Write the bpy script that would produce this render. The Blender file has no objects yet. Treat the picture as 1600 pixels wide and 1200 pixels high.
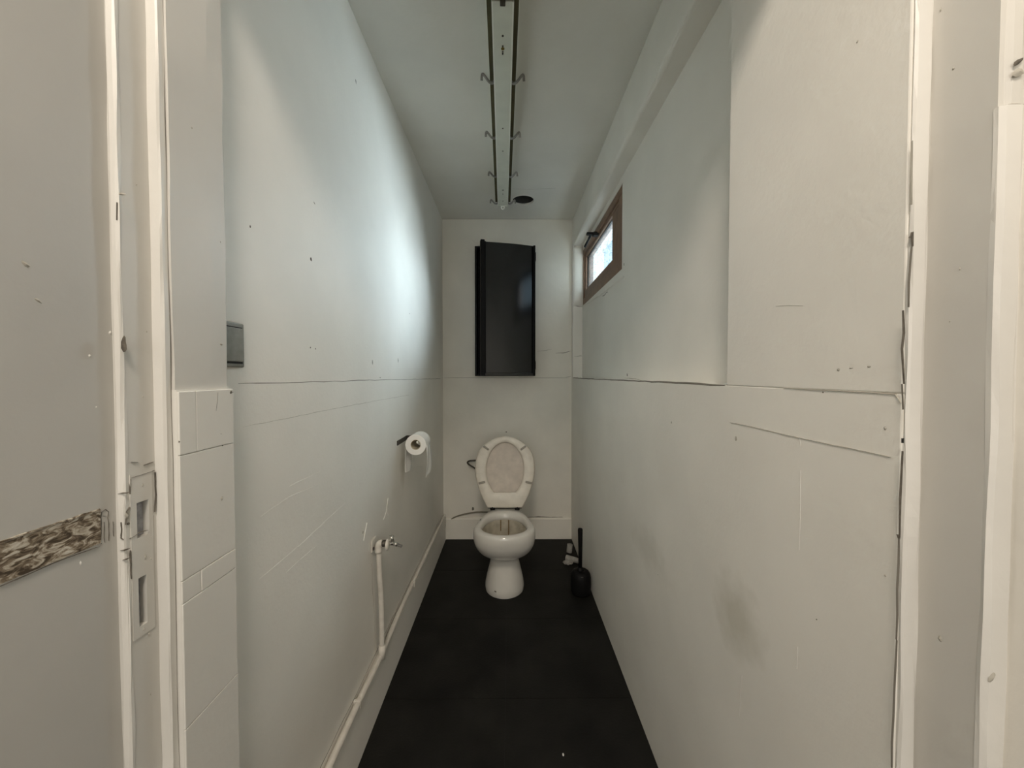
import bpy, bmesh, math, random
from mathutils import Vector, Matrix, noise
random.seed(7)
S = bpy.context.scene
COL = S.collection
PI = math.pi

# ------------------------------------------------------------------ camera, world, lights, exposure
F = 590.0                                   # focal length in pixels of the 1600 x 1200 frame
EYE = Vector((0, 0, 1.25))
PITCH = math.atan(14 / F); YAW = -math.atan(4 / F)
cam = bpy.data.cameras.new('camera'); cam_o = bpy.data.objects.new('camera', cam); COL.objects.link(cam_o)
cam.sensor_width = 36; cam.lens = 36 * F / 1600; cam.clip_start = 0.01
cam_o.location = EYE; cam_o.rotation_euler = (PI / 2 - PITCH, 0, YAW)
S.camera = cam_o

W = bpy.data.worlds.new('sky'); S.world = W; W.use_nodes = True
bg = W.node_tree.nodes['Background']
bg.inputs[0].default_value = (0.62, 0.85, 1.0, 1); bg.inputs[1].default_value = 0.95     # even overcast sky

sun = bpy.data.lights.new('daylight_stand_in', 'SUN'); sun_o = bpy.data.objects.new('daylight_stand_in', sun); COL.objects.link(sun_o)  # stand-in for the daylight that makes the patch opposite the window
sun.energy = 4.3; sun.angle = math.radians(27); sun.color = (0.80, 0.91, 1.0)
sun_o.location = (4, 4, 4)
sun_o.rotation_euler = Vector((-1.0, -0.42, -0.34)).to_track_quat('-Z', 'Y').to_euler()

day_fill = bpy.data.lights.new('wide_daylight_fill', 'SUN'); day_fill_o = bpy.data.objects.new('wide_daylight_fill', day_fill); COL.objects.link(day_fill_o)  # added broad sun lamp, stands in for wider daylight through the window
day_fill.energy = 36.0; day_fill.angle = math.radians(56); day_fill.color = (0.86, 0.95, 1.0)
day_fill_o.location = (4, 5, 4)
day_fill_o.rotation_euler = Vector((-1.0, -1.0, -0.32)).to_track_quat('-Z', 'Y').to_euler()

hall = bpy.data.lights.new('hall_ceiling_lamp', 'AREA'); hall_o = bpy.data.objects.new('hall_ceiling_lamp', hall); COL.objects.link(hall_o)
hall.shape = 'RECTANGLE'; hall.size = 0.35; hall.size_y = 0.35; hall.energy = 21; hall.color = (1.0, 0.88, 0.75)
hall_o.location = (-0.10, -0.42, 2.60); hall_o.rotation_euler = (math.radians(18), 0, 0)

hw = bpy.data.lights.new('added_hall_fill', 'AREA'); hw_o = bpy.data.objects.new('added_hall_fill', hw); COL.objects.link(hw_o)  # added unseen panel; lifts the back and lower walls, no window there
hw.shape = 'RECTANGLE'; hw.size = 2.2; hw.size_y = 1.3; hw.energy = 27; hw.color = (1.0, 0.96, 0.89)
hw_o.location = (0.0, -2.45, 1.45); hw_o.rotation_euler = (PI / 2, 0, 0)

S.view_settings.view_transform = 'Standard'; S.view_settings.look = 'None'
S.view_settings.exposure = 0.17; S.view_settings.gamma = 1.0; S.view_settings.use_curve_mapping = False
S.cycles.use_denoising = True
S.cycles.max_bounces = 12; S.cycles.diffuse_bounces = 8

# ------------------------------------------------------------------ measuring: a pixel on a known plane -> a point
_rz = Matrix.Rotation(YAW, 3, 'Z')
_fw = _rz @ Vector((0, math.cos(PITCH), -math.sin(PITCH)))
_up = _rz @ Vector((0, math.sin(PITCH), math.cos(PITCH)))
_rt = _rz @ Vector((1, 0, 0))
def at(px, py, ax, val):
    d = _fw + _rt * ((px - 800) / F) - _up * ((py - 600) / F)
    i = 'XYZ'.index(ax)
    return EYE + d * ((val - EYE[i]) / d[i])

# ------------------------------------------------------------------ materials
MATS = {}
def mat(name, col, rough=0.6, metal=0.0, bump=0.0, bscale=60, var=0.0, vscale=4, spec=0.5, stains_and_shade=(), specks=0.0, coat=0.0, wav=0.0):
    m = bpy.data.materials.new(name); m.use_nodes = True; MATS[name] = m
    nt = m.node_tree; N = nt.nodes; L = nt.links
    b = N['Principled BSDF']
    b.inputs['Base Color'].default_value = (*col, 1); b.inputs['Roughness'].default_value = rough
    b.inputs['Metallic'].default_value = metal; b.inputs['Specular IOR Level'].default_value = spec
    b.inputs['Coat Weight'].default_value = coat
    tc = N.new('ShaderNodeNewGeometry')
    cur = None
    if var > 0:
        n = N.new('ShaderNodeTexNoise'); n.inputs['Scale'].default_value = vscale; n.inputs['Detail'].default_value = 5
        L.new(tc.outputs['Position'], n.inputs['Vector'])
        r = N.new('ShaderNodeValToRGB'); r.color_ramp.elements[0].position = 0.32; r.color_ramp.elements[1].position = 0.68
        r.color_ramp.elements[0].color = (*[c * (1 - var) for c in col], 1)
        r.color_ramp.elements[1].color = (*[min(1, c * (1 + var * 0.35)) for c in col], 1)
        L.new(n.outputs['Fac'], r.inputs['Fac']); cur = r.outputs['Color']
    for (p, rad, c, amt) in stains_and_shade:
        vm = N.new('ShaderNodeVectorMath'); vm.operation = 'SUBTRACT'; vm.inputs[1].default_value = p
        L.new(tc.outputs['Position'], vm.inputs[0])
        dv = N.new('ShaderNodeVectorMath'); dv.operation = 'DIVIDE'; dv.inputs[1].default_value = rad
        L.new(vm.outputs[0], dv.inputs[0])
        ln = N.new('ShaderNodeVectorMath'); ln.operation = 'LENGTH'; L.new(dv.outputs[0], ln.inputs[0])
        nz = N.new('ShaderNodeTexNoise'); nz.inputs['Scale'].default_value = 18; nz.inputs['Detail'].default_value = 6
        L.new(tc.outputs['Position'], nz.inputs['Vector'])
        ad = N.new('ShaderNodeMath'); ad.operation = 'MULTIPLY_ADD'; ad.inputs[1].default_value = 1.1; 
        L.new(nz.outputs['Fac'], ad.inputs[0]); L.new(ln.outputs['Value'], ad.inputs[2])
        mr = N.new('ShaderNodeMapRange'); mr.inputs['From Min'].default_value = 0.75; mr.inputs['From Max'].default_value = 1.5
        mr.inputs['To Min'].default_value = amt; mr.inputs['To Max'].default_value = 0.0
        L.new(ad.outputs[0], mr.inputs['Value'])
        mx = N.new('ShaderNodeMix'); mx.data_type = 'RGBA'; mx.inputs['B'].default_value = (*c, 1)
        L.new(mr.outputs[0], mx.inputs['Factor'])
        if cur: L.new(cur, mx.inputs['A'])
        else: mx.inputs['A'].default_value = (*col, 1)
        cur = mx.outputs['Result']
    if specks > 0:
        n2 = N.new('ShaderNodeTexNoise'); n2.inputs['Scale'].default_value = 45; n2.inputs['Detail'].default_value = 3
        L.new(tc.outputs['Position'], n2.inputs['Vector'])
        r2 = N.new('ShaderNodeMapRange'); r2.inputs['From Min'].default_value = 0.735; r2.inputs['From Max'].default_value = 0.80
        r2.inputs['To Max'].default_value = specks; L.new(n2.outputs['Fac'], r2.inputs['Value'])
        mx = N.new('ShaderNodeMix'); mx.data_type = 'RGBA'; mx.inputs['B'].default_value = (0.16, 0.14, 0.11, 1)
        L.new(r2.outputs[0], mx.inputs['Factor'])
        if cur: L.new(cur, mx.inputs['A'])
        else: mx.inputs['A'].default_value = (*col, 1)
        cur = mx.outputs['Result']
    if cur: L.new(cur, b.inputs['Base Color'])
    if bump > 0:
        n3 = N.new('ShaderNodeTexNoise'); n3.inputs['Scale'].default_value = bscale; n3.inputs['Detail'].default_value = 6
        L.new(tc.outputs['Position'], n3.inputs['Vector'])
        bp = N.new('ShaderNodeBump'); bp.inputs['Strength'].default_value = bump; bp.inputs['Distance'].default_value = 0.004
        L.new(n3.outputs['Fac'], bp.inputs['Height']); last = bp
        if wav > 0:
            n4 = N.new('ShaderNodeTexNoise'); n4.inputs['Scale'].default_value = 3.2; n4.inputs['Detail'].default_value = 3
            L.new(tc.outputs['Position'], n4.inputs['Vector'])
            b2 = N.new('ShaderNodeBump'); b2.inputs['Strength'].default_value = wav; b2.inputs['Distance'].default_value = 0.03
            L.new(n4.outputs['Fac'], b2.inputs['Height']); L.new(bp.outputs[0], b2.inputs['Normal']); last = b2
        L.new(last.outputs[0], b.inputs['Normal'])
    return m

WC = (0.80, 0.78, 0.725)
p1 = at(1150, 965, 'X', 0.473); p2 = at(925, 875, 'X', 0.473); p3 = at(1012, 860, 'X', 0.473)
mat('paint_left', WC, 0.55, bump=0.14, bscale=90, var=0.05, specks=0.0, wav=0.06,
    stains_and_shade=[((-0.505, 1.78, 0.80), (0.2, 0.05, 0.13), (0.45, 0.42, 0.32), 0.35)])  # stain below the toilet roll, the roll's shadow painted in with it
mat('paint_right', WC, 0.55, bump=0.14, bscale=90, var=0.05, wav=0.06,
    stains_and_shade=[(tuple(p1), (0.2, 0.10, 0.10), (0.42, 0.39, 0.30), 0.45), (tuple(p3), (0.2, 0.22, 0.09), (0.5, 0.47, 0.40), 0.3)])
mat('paint_back', (0.80, 0.775, 0.70), 0.55, bump=0.25, bscale=60, var=0.07, wav=0.06)
mat('paint_ceiling', (0.80, 0.785, 0.73), 0.6, bump=0.2, bscale=60, var=0.05, wav=0.1)
mat('paint_trim', (0.68, 0.665, 0.625), 0.42, bump=0.18, bscale=45, var=0.06)
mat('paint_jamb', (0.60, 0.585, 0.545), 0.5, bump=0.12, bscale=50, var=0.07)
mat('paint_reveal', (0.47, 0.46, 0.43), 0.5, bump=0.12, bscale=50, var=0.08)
mat('paint_tile', (0.70, 0.685, 0.64), 0.45, bump=0.2, bscale=60, var=0.05)
mat('hall_paint', (0.62, 0.60, 0.56), 0.7)
mat('crack', (0.17, 0.155, 0.13), 0.9)
mat('crack_soft', (0.40, 0.38, 0.33), 0.9)
mat('chip_dark', (0.12, 0.105, 0.085), 0.9, var=0.4, vscale=90)
mat('black_gap', (0.01, 0.01, 0.01), 0.9)
mat('vinyl', (0.011, 0.0108, 0.0092), 0.62, bump=0.25, bscale=120, var=0.55, vscale=5, spec=0.2)
mat('vinyl_joint', (0.010, 0.010, 0.010), 0.9)
mat('ceramic', (0.62, 0.605, 0.56), 0.12, var=0.04, vscale=14, coat=0.3)
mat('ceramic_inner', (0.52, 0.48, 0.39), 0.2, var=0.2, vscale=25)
mat('seat_plastic', (0.66, 0.62, 0.54), 0.38, bump=0.08, bscale=90, var=0.10, vscale=22)
mat('lid_plastic', (0.52, 0.46, 0.39), 0.45, bump=0.1, bscale=90, var=0.14, vscale=24)
mat('bumper_rubber', (0.27, 0.25, 0.21), 0.6)
mat('limescale', (0.24, 0.17, 0.09), 0.8, var=0.4, vscale=80)
mat('black_plastic', (0.005, 0.005, 0.005), 0.55, spec=0.15)
mat('black_metal', (0.005, 0.005, 0.005), 0.55, bump=0.1, bscale=80, spec=0.15)
mat('black_gloss', (0.004, 0.005, 0.006), 0.20, spec=0.7)
mat('steel', (0.33, 0.32, 0.30), 0.35, metal=0.9, var=0.3, vscale=60)
mat('dark_steel', (0.10, 0.09, 0.075), 0.45, metal=0.7, var=0.4, vscale=60)
mat('chrome', (0.55, 0.54, 0.50), 0.25, metal=0.9, var=0.2, vscale=70)
mat('fixture_white', (0.68, 0.70, 0.62), 0.45, var=0.06, vscale=20)
mat('fixture_edge', (0.82, 0.83, 0.77), 0.4)
mat('fixture_olive', (0.085, 0.075, 0.032), 0.7, var=0.25, vscale=12)
mat('rust', (0.25, 0.17, 0.03), 0.8, var=0.4, vscale=120)
mat('tissue', (0.78, 0.78, 0.75), 0.9, bump=0.2, bscale=200)
mat('cardboard', (0.50, 0.45, 0.33), 0.9, var=0.1, vscale=60)
mat('cardboard_pale', (0.36, 0.35, 0.32), 0.9, var=0.2, vscale=60)
mat('pocket_grey', (0.36, 0.37, 0.40), 0.5, var=0.35, vscale=120)
mat('grey_plastic', (0.23, 0.225, 0.195), 0.45, var=0.22, vscale=55)
mat('cable_grey', (0.24, 0.22, 0.17), 0.7, var=0.2, vscale=40)
mat('pipe_paint', (0.66, 0.63, 0.57), 0.45, var=0.1, vscale=40, bump=0.2, bscale=70)
mat('frame_brown', (0.21, 0.125, 0.075), 0.5, bump=0.15, bscale=60, var=0.25, vscale=16)
mat('frame_gasket', (0.03, 0.028, 0.025), 0.6)
mat('concrete', (0.3, 0.3, 0.29), 0.9)
mat('duct', (0.03, 0.028, 0.024), 0.7)

def scar_mat():
    m = bpy.data.materials.new('peeled_paint'); m.use_nodes = True; MATS['peeled_paint'] = m
    N = m.node_tree.nodes; L = m.node_tree.links; b = N['Principled BSDF']; b.inputs['Roughness'].default_value = 0.85
    g = N.new('ShaderNodeNewGeometry'); mp = N.new('ShaderNodeMapping'); mp.inputs['Scale'].default_value = (40, 55, 120)
    mp.inputs['Rotation'].default_value = (0.35, 0, 0)
    n = N.new('ShaderNodeTexNoise'); n.inputs['Scale'].default_value = 1.0; n.inputs['Detail'].default_value = 7; n.inputs['Roughness'].default_value = 0.62
    n.inputs['Distortion'].default_value = 1.3
    L.new(g.outputs['Position'], mp.inputs['Vector']); L.new(mp.outputs[0], n.inputs['Vector'])
    r = N.new('ShaderNodeValToRGB'); e = r.color_ramp.elements
    e[0].position = 0.40; e[0].color = (0.055, 0.038, 0.022, 1); e[1].position = 0.66; e[1].color = (0.58, 0.55, 0.48, 1)
    k = e.new(0.50); k.color = (0.20, 0.155, 0.105, 1); k = e.new(0.57); k.color = (0.47, 0.42, 0.34, 1)
    L.new(n.outputs['Fac'], r.inputs['Fac']); L.new(r.outputs['Color'], b.inputs['Base Color'])
    bp = N.new('ShaderNodeBump'); bp.inputs['Strength'].default_value = 0.5; bp.inputs['Distance'].default_value = 0.003
    L.new(n.outputs['Fac'], bp.inputs['Height']); L.new(bp.outputs[0], b.inputs['Normal'])
scar_mat()

def glass_mat():
    m = bpy.data.materials.new('patterned_glass'); m.use_nodes = True; MATS['patterned_glass'] = m
    N = m.node_tree.nodes; L = m.node_tree.links
    for n in list(N):
        if n.type != 'OUTPUT_MATERIAL': N.remove(n)
    out = N['Material Output']
    g = N.new('ShaderNodeNewGeometry'); mp = N.new('ShaderNodeMapping'); mp.inputs['Scale'].default_value = (1, 26, 60)
    n = N.new('ShaderNodeTexNoise'); n.inputs['Scale'].default_value = 1.0; n.inputs['Detail'].default_value = 5; n.inputs['Distortion'].default_value = 1.5
    L.new(g.outputs['Position'], mp.inputs['Vector']); L.new(mp.outputs[0], n.inputs['Vector'])
    r = N.new('ShaderNodeValToRGB'); e = r.color_ramp.elements
    e[0].position = 0.36; e[0].color = (0.66, 0.74, 0.78, 1); e[1].position = 0.52; e[1].color = (0.93, 0.96, 0.97, 1)
    L.new(n.outputs['Fac'], r.inputs['Fac'])
    t = N.new('ShaderNodeBsdfTransparent'); L.new(r.outputs['Color'], t.inputs['Color'])
    gl = N.new('ShaderNodeBsdfGlossy'); gl.inputs['Roughness'].default_value = 0.15
    tr = N.new('ShaderNodeBsdfTranslucent'); tr.inputs['Color'].default_value = (0.9, 0.95, 1, 1)
    m1 = N.new('ShaderNodeMixShader'); m1.inputs[0].default_value = 0.02; L.new(t.outputs[0], m1.inputs[1]); L.new(tr.outputs[0], m1.inputs[2])
    m2 = N.new('ShaderNodeMixShader'); m2.inputs[0].default_value = 0.05; L.new(m1.outputs[0], m2.inputs[1]); L.new(gl.outputs[0], m2.inputs[2])
    L.new(m2.outputs[0], out.inputs['Surface'])
glass_mat()

# ------------------------------------------------------------------ mesh helpers
def new(name, bm, m, parent=None, smooth=False, bevel=0.0, seg=2):
    bmesh.ops.recalc_face_normals(bm, faces=bm.faces)
    me = bpy.data.meshes.new(name); bm.to_mesh(me); bm.free()
    if smooth:
        for p in me.polygons: p.use_smooth = True
    o = bpy.data.objects.new(name, me); COL.objects.link(o)
    ms = m if isinstance(m, (list, tuple)) else [m]
    for k in ms: me.materials.append(MATS[k])
    if parent: o.parent = parent
    if bevel > 0:
        b = o.modifiers.new('bevel', 'BEVEL'); b.width = bevel; b.segments = seg; b.limit_method = 'ANGLE'; b.angle_limit = math.radians(40)
    return o
def empty(name, loc=(0, 0, 0)):
    o = bpy.data.objects.new(name, None); COL.objects.link(o); o.location = loc; o.empty_display_size = 0.05
    return o
def part(name, bm, m, root, **k):             # geometry given in world coordinates, put under a root that stands at its base
    o = new(name, bm, m, None, **k)
    o.parent = root
    mw = root.location if not root.parent else root.location + root.parent.location
    if root.type == 'EMPTY': o.matrix_parent_inverse = Matrix.Translation(-Vector(mw))
    return o
def tag(o, label=None, cat=None, group=None, kind=None):
    if label: o['label'] = label
    if cat: o['category'] = cat
    if group: o['group'] = group
    if kind: o['kind'] = kind
    return o
def struct(o, label, cat):
    return tag(o, label, cat, kind='structure')

def box(bm, x0, x1, y0, y1, z0, z1, M=None):
    vs = [bm.verts.new(Vector(p) if M is None else M @ Vector(p)) for p in
          ((x0, y0, z0), (x1, y0, z0), (x1, y1, z0), (x0, y1, z0), (x0, y0, z1), (x1, y0, z1), (x1, y1, z1), (x0, y1, z1))]
    for f in ((0, 3, 2, 1), (4, 5, 6, 7), (0, 1, 5, 4), (1, 2, 6, 5), (2, 3, 7, 6), (3, 0, 4, 7)):
        bm.faces.new([vs[i] for i in f])
    return vs
def bx(*a, M=None):
    bm = bmesh.new(); box(bm, *a, M=M); return bm
def tube(bm, pts, r, n=12, cap=True):
    pts = [Vector(p) for p in pts]; rings = []
    rad = r if isinstance(r, (list, tuple)) else [r] * len(pts)
    ref = None
    for i, p in enumerate(pts):
        t = (pts[min(i + 1, len(pts) - 1)] - pts[max(i - 1, 0)]).normalized()
        if ref is None:
            ref = Vector((0, 0, 1)) if abs(t.z) < 0.9 else Vector((1, 0, 0))
        u = (ref - t * ref.dot(t)).normalized(); w = t.cross(u); ref = u
        rings.append([bm.verts.new(p + (u * math.cos(a) + w * math.sin(a)) * rad[i]) for a in [2 * PI * k / n for k in range(n)]])
    for a, b in zip(rings, rings[1:]):
        for k in range(n): bm.faces.new((a[k], a[(k + 1) % n], b[(k + 1) % n], b[k]))
    if cap:
        bm.faces.new(rings[0][::-1]); bm.faces.new(rings[-1])
    return bm
def tb(pts, r, n=12):
    return tube(bmesh.new(), pts, r, n)
def smoothline(pts, k=6):
    P = [Vector(p) for p in pts]; out = []
    for i in range(len(P) - 1):
        p0, p1, p2, p3 = P[max(i - 1, 0)], P[i], P[i + 1], P[min(i + 2, len(P) - 1)]
        for j in range(k):
            t = j / k
            out.append(0.5 * ((2 * p1) + (p2 - p0) * t + (2 * p0 - 5 * p1 + 4 * p2 - p3) * t * t + (3 * p1 - p0 - 3 * p2 + p3) * t ** 3))
    return out + [P[-1]]
def lathe(bm, prof, c, axis='Z', n=32):
    rings = []
    for r, h in prof:
        ring = []
        for k in range(n):
            a = 2 * PI * k / n; u, v = r * math.cos(a), r * math.sin(a)
            p = {'Z': (u, v, h), 'Y': (u, h, v), 'X': (h, u, v)}[axis]
            ring.append(bm.verts.new(Vector(c) + Vector(p)))
        rings.append(ring)
    for a, b in zip(rings, rings[1:]):
        for k in range(n): bm.faces.new((a[k], a[(k + 1) % n], b[(k + 1) % n], b[k]))
    bm.faces.new(rings[0][::-1]); bm.faces.new(rings[-1])
    return bm
def loft(bm, rings, close0=True, close1=True):
    R = [[bm.verts.new(Vector(p)) for p in r] for r in rings]; n = len(R[0])
    for a, b in zip(R, R[1:]):
        for k in range(n): bm.faces.new((a[k], a[(k + 1) % n], b[(k + 1) % n], b[k]))
    if close0: bm.faces.new(R[0][::-1])
    if close1: bm.faces.new(R[-1])
    return bm
def bar(a, b, w, h, up=(0, 0, 1)):
    a, b = Vector(a), Vector(b); t = (b - a).normalized(); u = Vector(up); s = t.cross(u).normalized(); u = s.cross(t)
    bm = bmesh.new(); M = Matrix((( s.x, t.x, u.x, a.x), (s.y, t.y, u.y, a.y), (s.z, t.z, u.z, a.z), (0, 0, 0, 1)))
    box(bm, -w / 2, w / 2, 0, (b - a).length, -h / 2, h / 2, M=M); return bm

AX = {'x+': Vector((1, 0, 0)), 'x-': Vector((-1, 0, 0)), 'y-': Vector((0, -1, 0)), 'y+': Vector((0, 1, 0)), 'z-': Vector((0, 0, -1))}
def crack(parent, pts, w, nrm, m='crack', name='crack', jit=0.35, step=0.03, proud=0.0006):
    """a thin irregular raised line lying on a wall"""
    nv = AX[nrm]; P = [Vector(p) for p in pts]; L = []
    for a, b in zip(P, P[1:]):
        k = max(1, int((b - a).length / step))
        L += [a.lerp(b, i / k) for i in range(k)]
    L.append(P[-1]); bm = bmesh.new(); prev = None
    for i, p in enumerate(L):
        t = (L[min(i + 1, len(L) - 1)] - L[max(i - 1, 0)]).normalized(); s = t.cross(nv)
        ww = w * (1 + jit * random.uniform(-1, 1)) * (0.35 if i in (0, len(L) - 1) else 1)
        c = p + s * w * jit * random.uniform(-1, 1)
        cur = [bm.verts.new(c + s * ww / 2 - nv * 0.001), bm.verts.new(c + nv * proud), bm.verts.new(c - s * ww / 2 - nv * 0.001)]
        if prev:
            bm.faces.new((prev[0], prev[1], cur[1], cur[0])); bm.faces.new((prev[1], prev[2], cur[2], cur[1]))
        prev = cur
    return new(name, bm, m, parent)
def chip(parent, c, w, h, nrm, m='chip_dark', name='paint_chip', ang=0.0, n=9):
    """a small irregular flake or hole edge lying on a wall; w across, h up"""
    nv = AX[nrm]; c = Vector(c); up = Vector((0, 0, 1)) if abs(nv.z) < 0.5 else Vector((0, 1, 0)); s = up.cross(nv)
    bm = bmesh.new(); vs = []; ctr = bm.verts.new(c + nv * 0.0012)
    for k in range(n):
        a = 2 * PI * k / n; r = random.uniform(0.7, 1.12)
        u, v = math.cos(a) * w / 2 * r, math.sin(a) * h / 2 * r
        u, v = u * math.cos(ang) - v * math.sin(ang), u * math.sin(ang) + v * math.cos(ang)
        vs.append(bm.verts.new(c + s * u + up * v - nv * 0.0004))
    for k in range(n): bm.faces.new((ctr, vs[k], vs[(k + 1) % n]))
    return new(name, bm, m, parent)
def wobble_prism(plan, z0, z1, nz, amp, seed, closed=True):
    """a vertical moulding: a plan outline carried up with small hand-painted irregularities"""
    rings = []
    for i in range(nz + 1):
        z = z0 + (z1 - z0) * i / nz
        rings.append([(x + amp * noise.noise(Vector((j * 7.3 + seed, z * 9.0, 0.3))), y + amp * noise.noise(Vector((j * 3.1 + seed, 4.2, z * 9.0))), z)
                      for j, (x, y) in enumerate(plan)])
    bm = bmesh.new(); loft(bm, rings); return bm

XL, XR, YB, ZC = -0.505, 0.473, 2.87, 2.42
XN = 0.543                                     # back of the niche in the right wall
# ------------------------------------------------------------------ floor
floor = struct(new('floor', bx(-1.7, 1.7, -2.6, 3.1, -0.2, -0.004), 'vinyl_joint'), 'dark floor base under the black tiles of the narrow room', 'floor')
tw = 0.489
tile_me = None
for iy in range(6):
    for ix in range(2):
        x0 = XL + 0.001 + ix * tw; y1 = YB - iy * 0.48
        o = new('floor_tile', bx(0.0008, tw - 0.0008, -0.4792, -0.0008, -0.004, 0), 'vinyl', floor) if tile_me is None else bpy.data.objects.new('floor_tile', tile_me)
        if tile_me is None: tile_me = o.data
        else: COL.objects.link(o); o.parent = floor
        o.location = (x0, y1, 0)

# ------------------------------------------------------------------ left wall and the doorway's left side
wl = struct(new('wall_left', bx(XL - 0.12, XL, 0.60, YB + 0.12, 0, ZC), 'paint_left'), 'off-white painted left wall of the narrow room', 'wall')
Zl = 1.233
crack(wl, [at(372, 600, 'X', XL), at(470, 597.5, 'X', XL), at(560, 594.5, 'X', XL), at(689, 591.5, 'X', XL)], 0.0045, 'x+', step=0.05, jit=0.25)
for a in ([(380, 667), (470, 649), (556, 632), (640, 617)], [(407, 807), (450, 777), (497, 757)], [(452, 760), (500, 737)], [(448, 893), (494, 853)], [(405, 905), (470, 850), (540, 785)]):
    crack(wl, [at(x, y, 'X', XL) for x, y in a], 0.0028, 'x+', 'paint_left' if a[0][0] != 380 else 'crack_soft', name='tile_joint', proud=0.0004)
for (x, y, w, h, an) in ((556, 127, .007, .022, .3), (491, 317, .014, .005, -.5), (486, 405, .012, .014, .4), (485, 543, .006, .008, 0), (493, 545, .005, .007, 0),
                         (582, 566, .007, .028, .1), (622, 563, .006, .030, .1), (594, 590, .010, .008, 0), (640, 490, .006, .010, 0), (391, 354, .005, .008, 0)):
    chip(wl, at(x, y, 'X', XL), w, h, 'x+', m='chip_dark' if w < .013 else 'crack_soft', ang=an)
for a in ([(606, 778), (603, 800), (599, 811)], [(604, 790), (606, 806)], [(573, 817), (568, 845)]):
    crack(wl, [at(x, y, 'X', XL) for x, y in a], 0.006, 'x+', 'paint_left', name='paint_ridge', proud=0.0016)
chip(wl, at(567, 832, 'X', XL), .014, .016, 'x+', 'crack_soft')

pier = struct(new('wall_pier', wobble_prism([(-0.62, 0.533), (-0.47, 0.533), (-0.47, 0.60), (-0.4705, 0.633), (-0.473, 0.6355), (-0.62, 0.6355)], 1.229, ZC, 40, 0.0022, 1.0), 'paint_jamb'),
              'painted wall pier beside the door frame, in front of the light switch', 'wall')
new('pier_core', bx(-0.62, -0.4672, 0.533, 0.634, 0, 1.229), 'paint_tile', pier)
zs = [1.227, 1.136, 0.956, 0.923, 0.740, 0.556, 0.372, 0.188, 0.0]
for i, (a, b) in enumerate(zip(zs, zs[1:])):
    cuts = {0: [0.533, 0.5625, 0.6385], 2: [0.533, 0.566, 0.6385]}.get(i, [0.533, 0.6385])
    for u, v in zip(cuts, cuts[1:]):
        new('tile', bx(-0.478, -0.465 + random.uniform(-.0004, .0004), u + 0.0003, v - 0.0003, b + 0.0004, a - 0.0004), 'paint_tile', pier, bevel=0.0010)
crack(pier, [at(340, 613, 'X', -.465), at(339, 630, 'X', -.465), at(337, 642, 'X', -.465)], .0018, 'x+', 'chip_dark', step=.01)
chip(pier, at(361, 613, 'X', -.465), .012, .009, 'x+', 'chip_dark')
for (x, y, w, h) in ((280, 690, .002, .004), (345, 678, .0025, .003), (348, 696, .003, .003), (347, 779, .006, .009)):
    chip(pier, at(x, y, 'X', -.465), w, h, 'x+', 'chip_dark' if w < .005 else 'crack_soft')
for (x, y, w, h) in ((344, 378, .004, .007), (346, 538, .006, .004), (300, 200, .002, .003)):
    chip(pier, at(x, y, 'X', -.47), w, h, 'x+', 'crack_soft')

# door frame, left: stop, rebate with the lock's strike plate, outer bead, outer reveal
fl = struct(new('trim_1', wobble_prism([(-0.62, 0.5195), (-0.4885, 0.5195), (-0.4755, 0.5205), (-0.4735, 0.5225), (-0.4735, 0.531), (-0.62, 0.532)], 0, 2.70, 110, 0.0016, 5.0), 'paint_trim'),
            'white painted door stop with the lock strike, left side of the doorway', 'door frame')
YJ0, YJ1, XJ = 0.4785, 0.5200, -0.487
def holed(x, ys, zs2, holes, depth, bm):
    """a sheet facing +x on plane x with rectangular holes, each hole with walls going back by depth"""
    for i in range(len(ys) - 1):
        for j in range(len(zs2) - 1):
            q = [(ys[i], zs2[j]), (ys[i + 1], zs2[j]), (ys[i + 1], zs2[j + 1]), (ys[i], zs2[j + 1])]
            if (i, j) in holes:
                for (a, b), nb in zip(zip(q, q[1:] + q[:1]), ((i, j - 1), (i + 1, j), (i, j + 1), (i - 1, j))):
                    if nb in holes: continue                       # two cells of one hole share no wall
                    bm.faces.new([bm.verts.new(p) for p in ((x, *a), (x, *b), (x - depth, *b), (x - depth, *a))])
            else:
                bm.faces.new([bm.verts.new((x, *p)) for p in q])
    return bm
ys = [YJ0, 0.4915, 0.5025, 0.508, YJ1]; zz = [0, 0.9185, 0.9835, 1.036, 1.083, 2.70]
bm = bmesh.new(); holed(XJ, ys, zz, {(1, 1), (1, 3), (2, 3)}, 0.022, bm)
jamb = new('rebate', bm, 'paint_jamb', fl)
bm = bmesh.new(); holed(XJ + 0.0011, [0.4838, 0.4915, 0.5025, 0.508, 0.5135], [0.905, 0.9185, 0.9835, 1.036, 1.083, 1.1225], {(1, 1), (1, 3), (2, 3)}, 0.0012, bm)
box(bm, XJ - .0005, XJ + .0010, 0.4838, 0.4913, 0.9055, 1.122)
sp = new('strike_plate', bm, 'paint_jamb', fl)
new('latch_pocket', bx(XJ - 0.024, XJ - 0.007, 0.4918, 0.5077, 1.0363, 1.0827), 'pocket_grey', sp)
new('bolt_pocket', bx(XJ - 0.024, XJ - 0.008, 0.4918, 0.5022, 0.9188, 0.9832), 'pocket_grey', sp)
PY = lambda x, y: at(x, y, 'X', XJ + .0011)
for a in ([(205, 747), (222, 742), (242, 735)], [(243, 738), (244, 780), (242, 800)], [(205, 722), (216, 722)], [(225, 727), (240, 722)], [(204, 772), (204, 748)],
          [(203, 842), (218, 832), (232, 828)], [(197, 820), (198, 800), (203, 792)], [(204, 860), (205, 905)]):
    crack(sp, [PY(x, y) for x, y in a], .0012, 'x+', 'chip_dark', step=.006)
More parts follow.
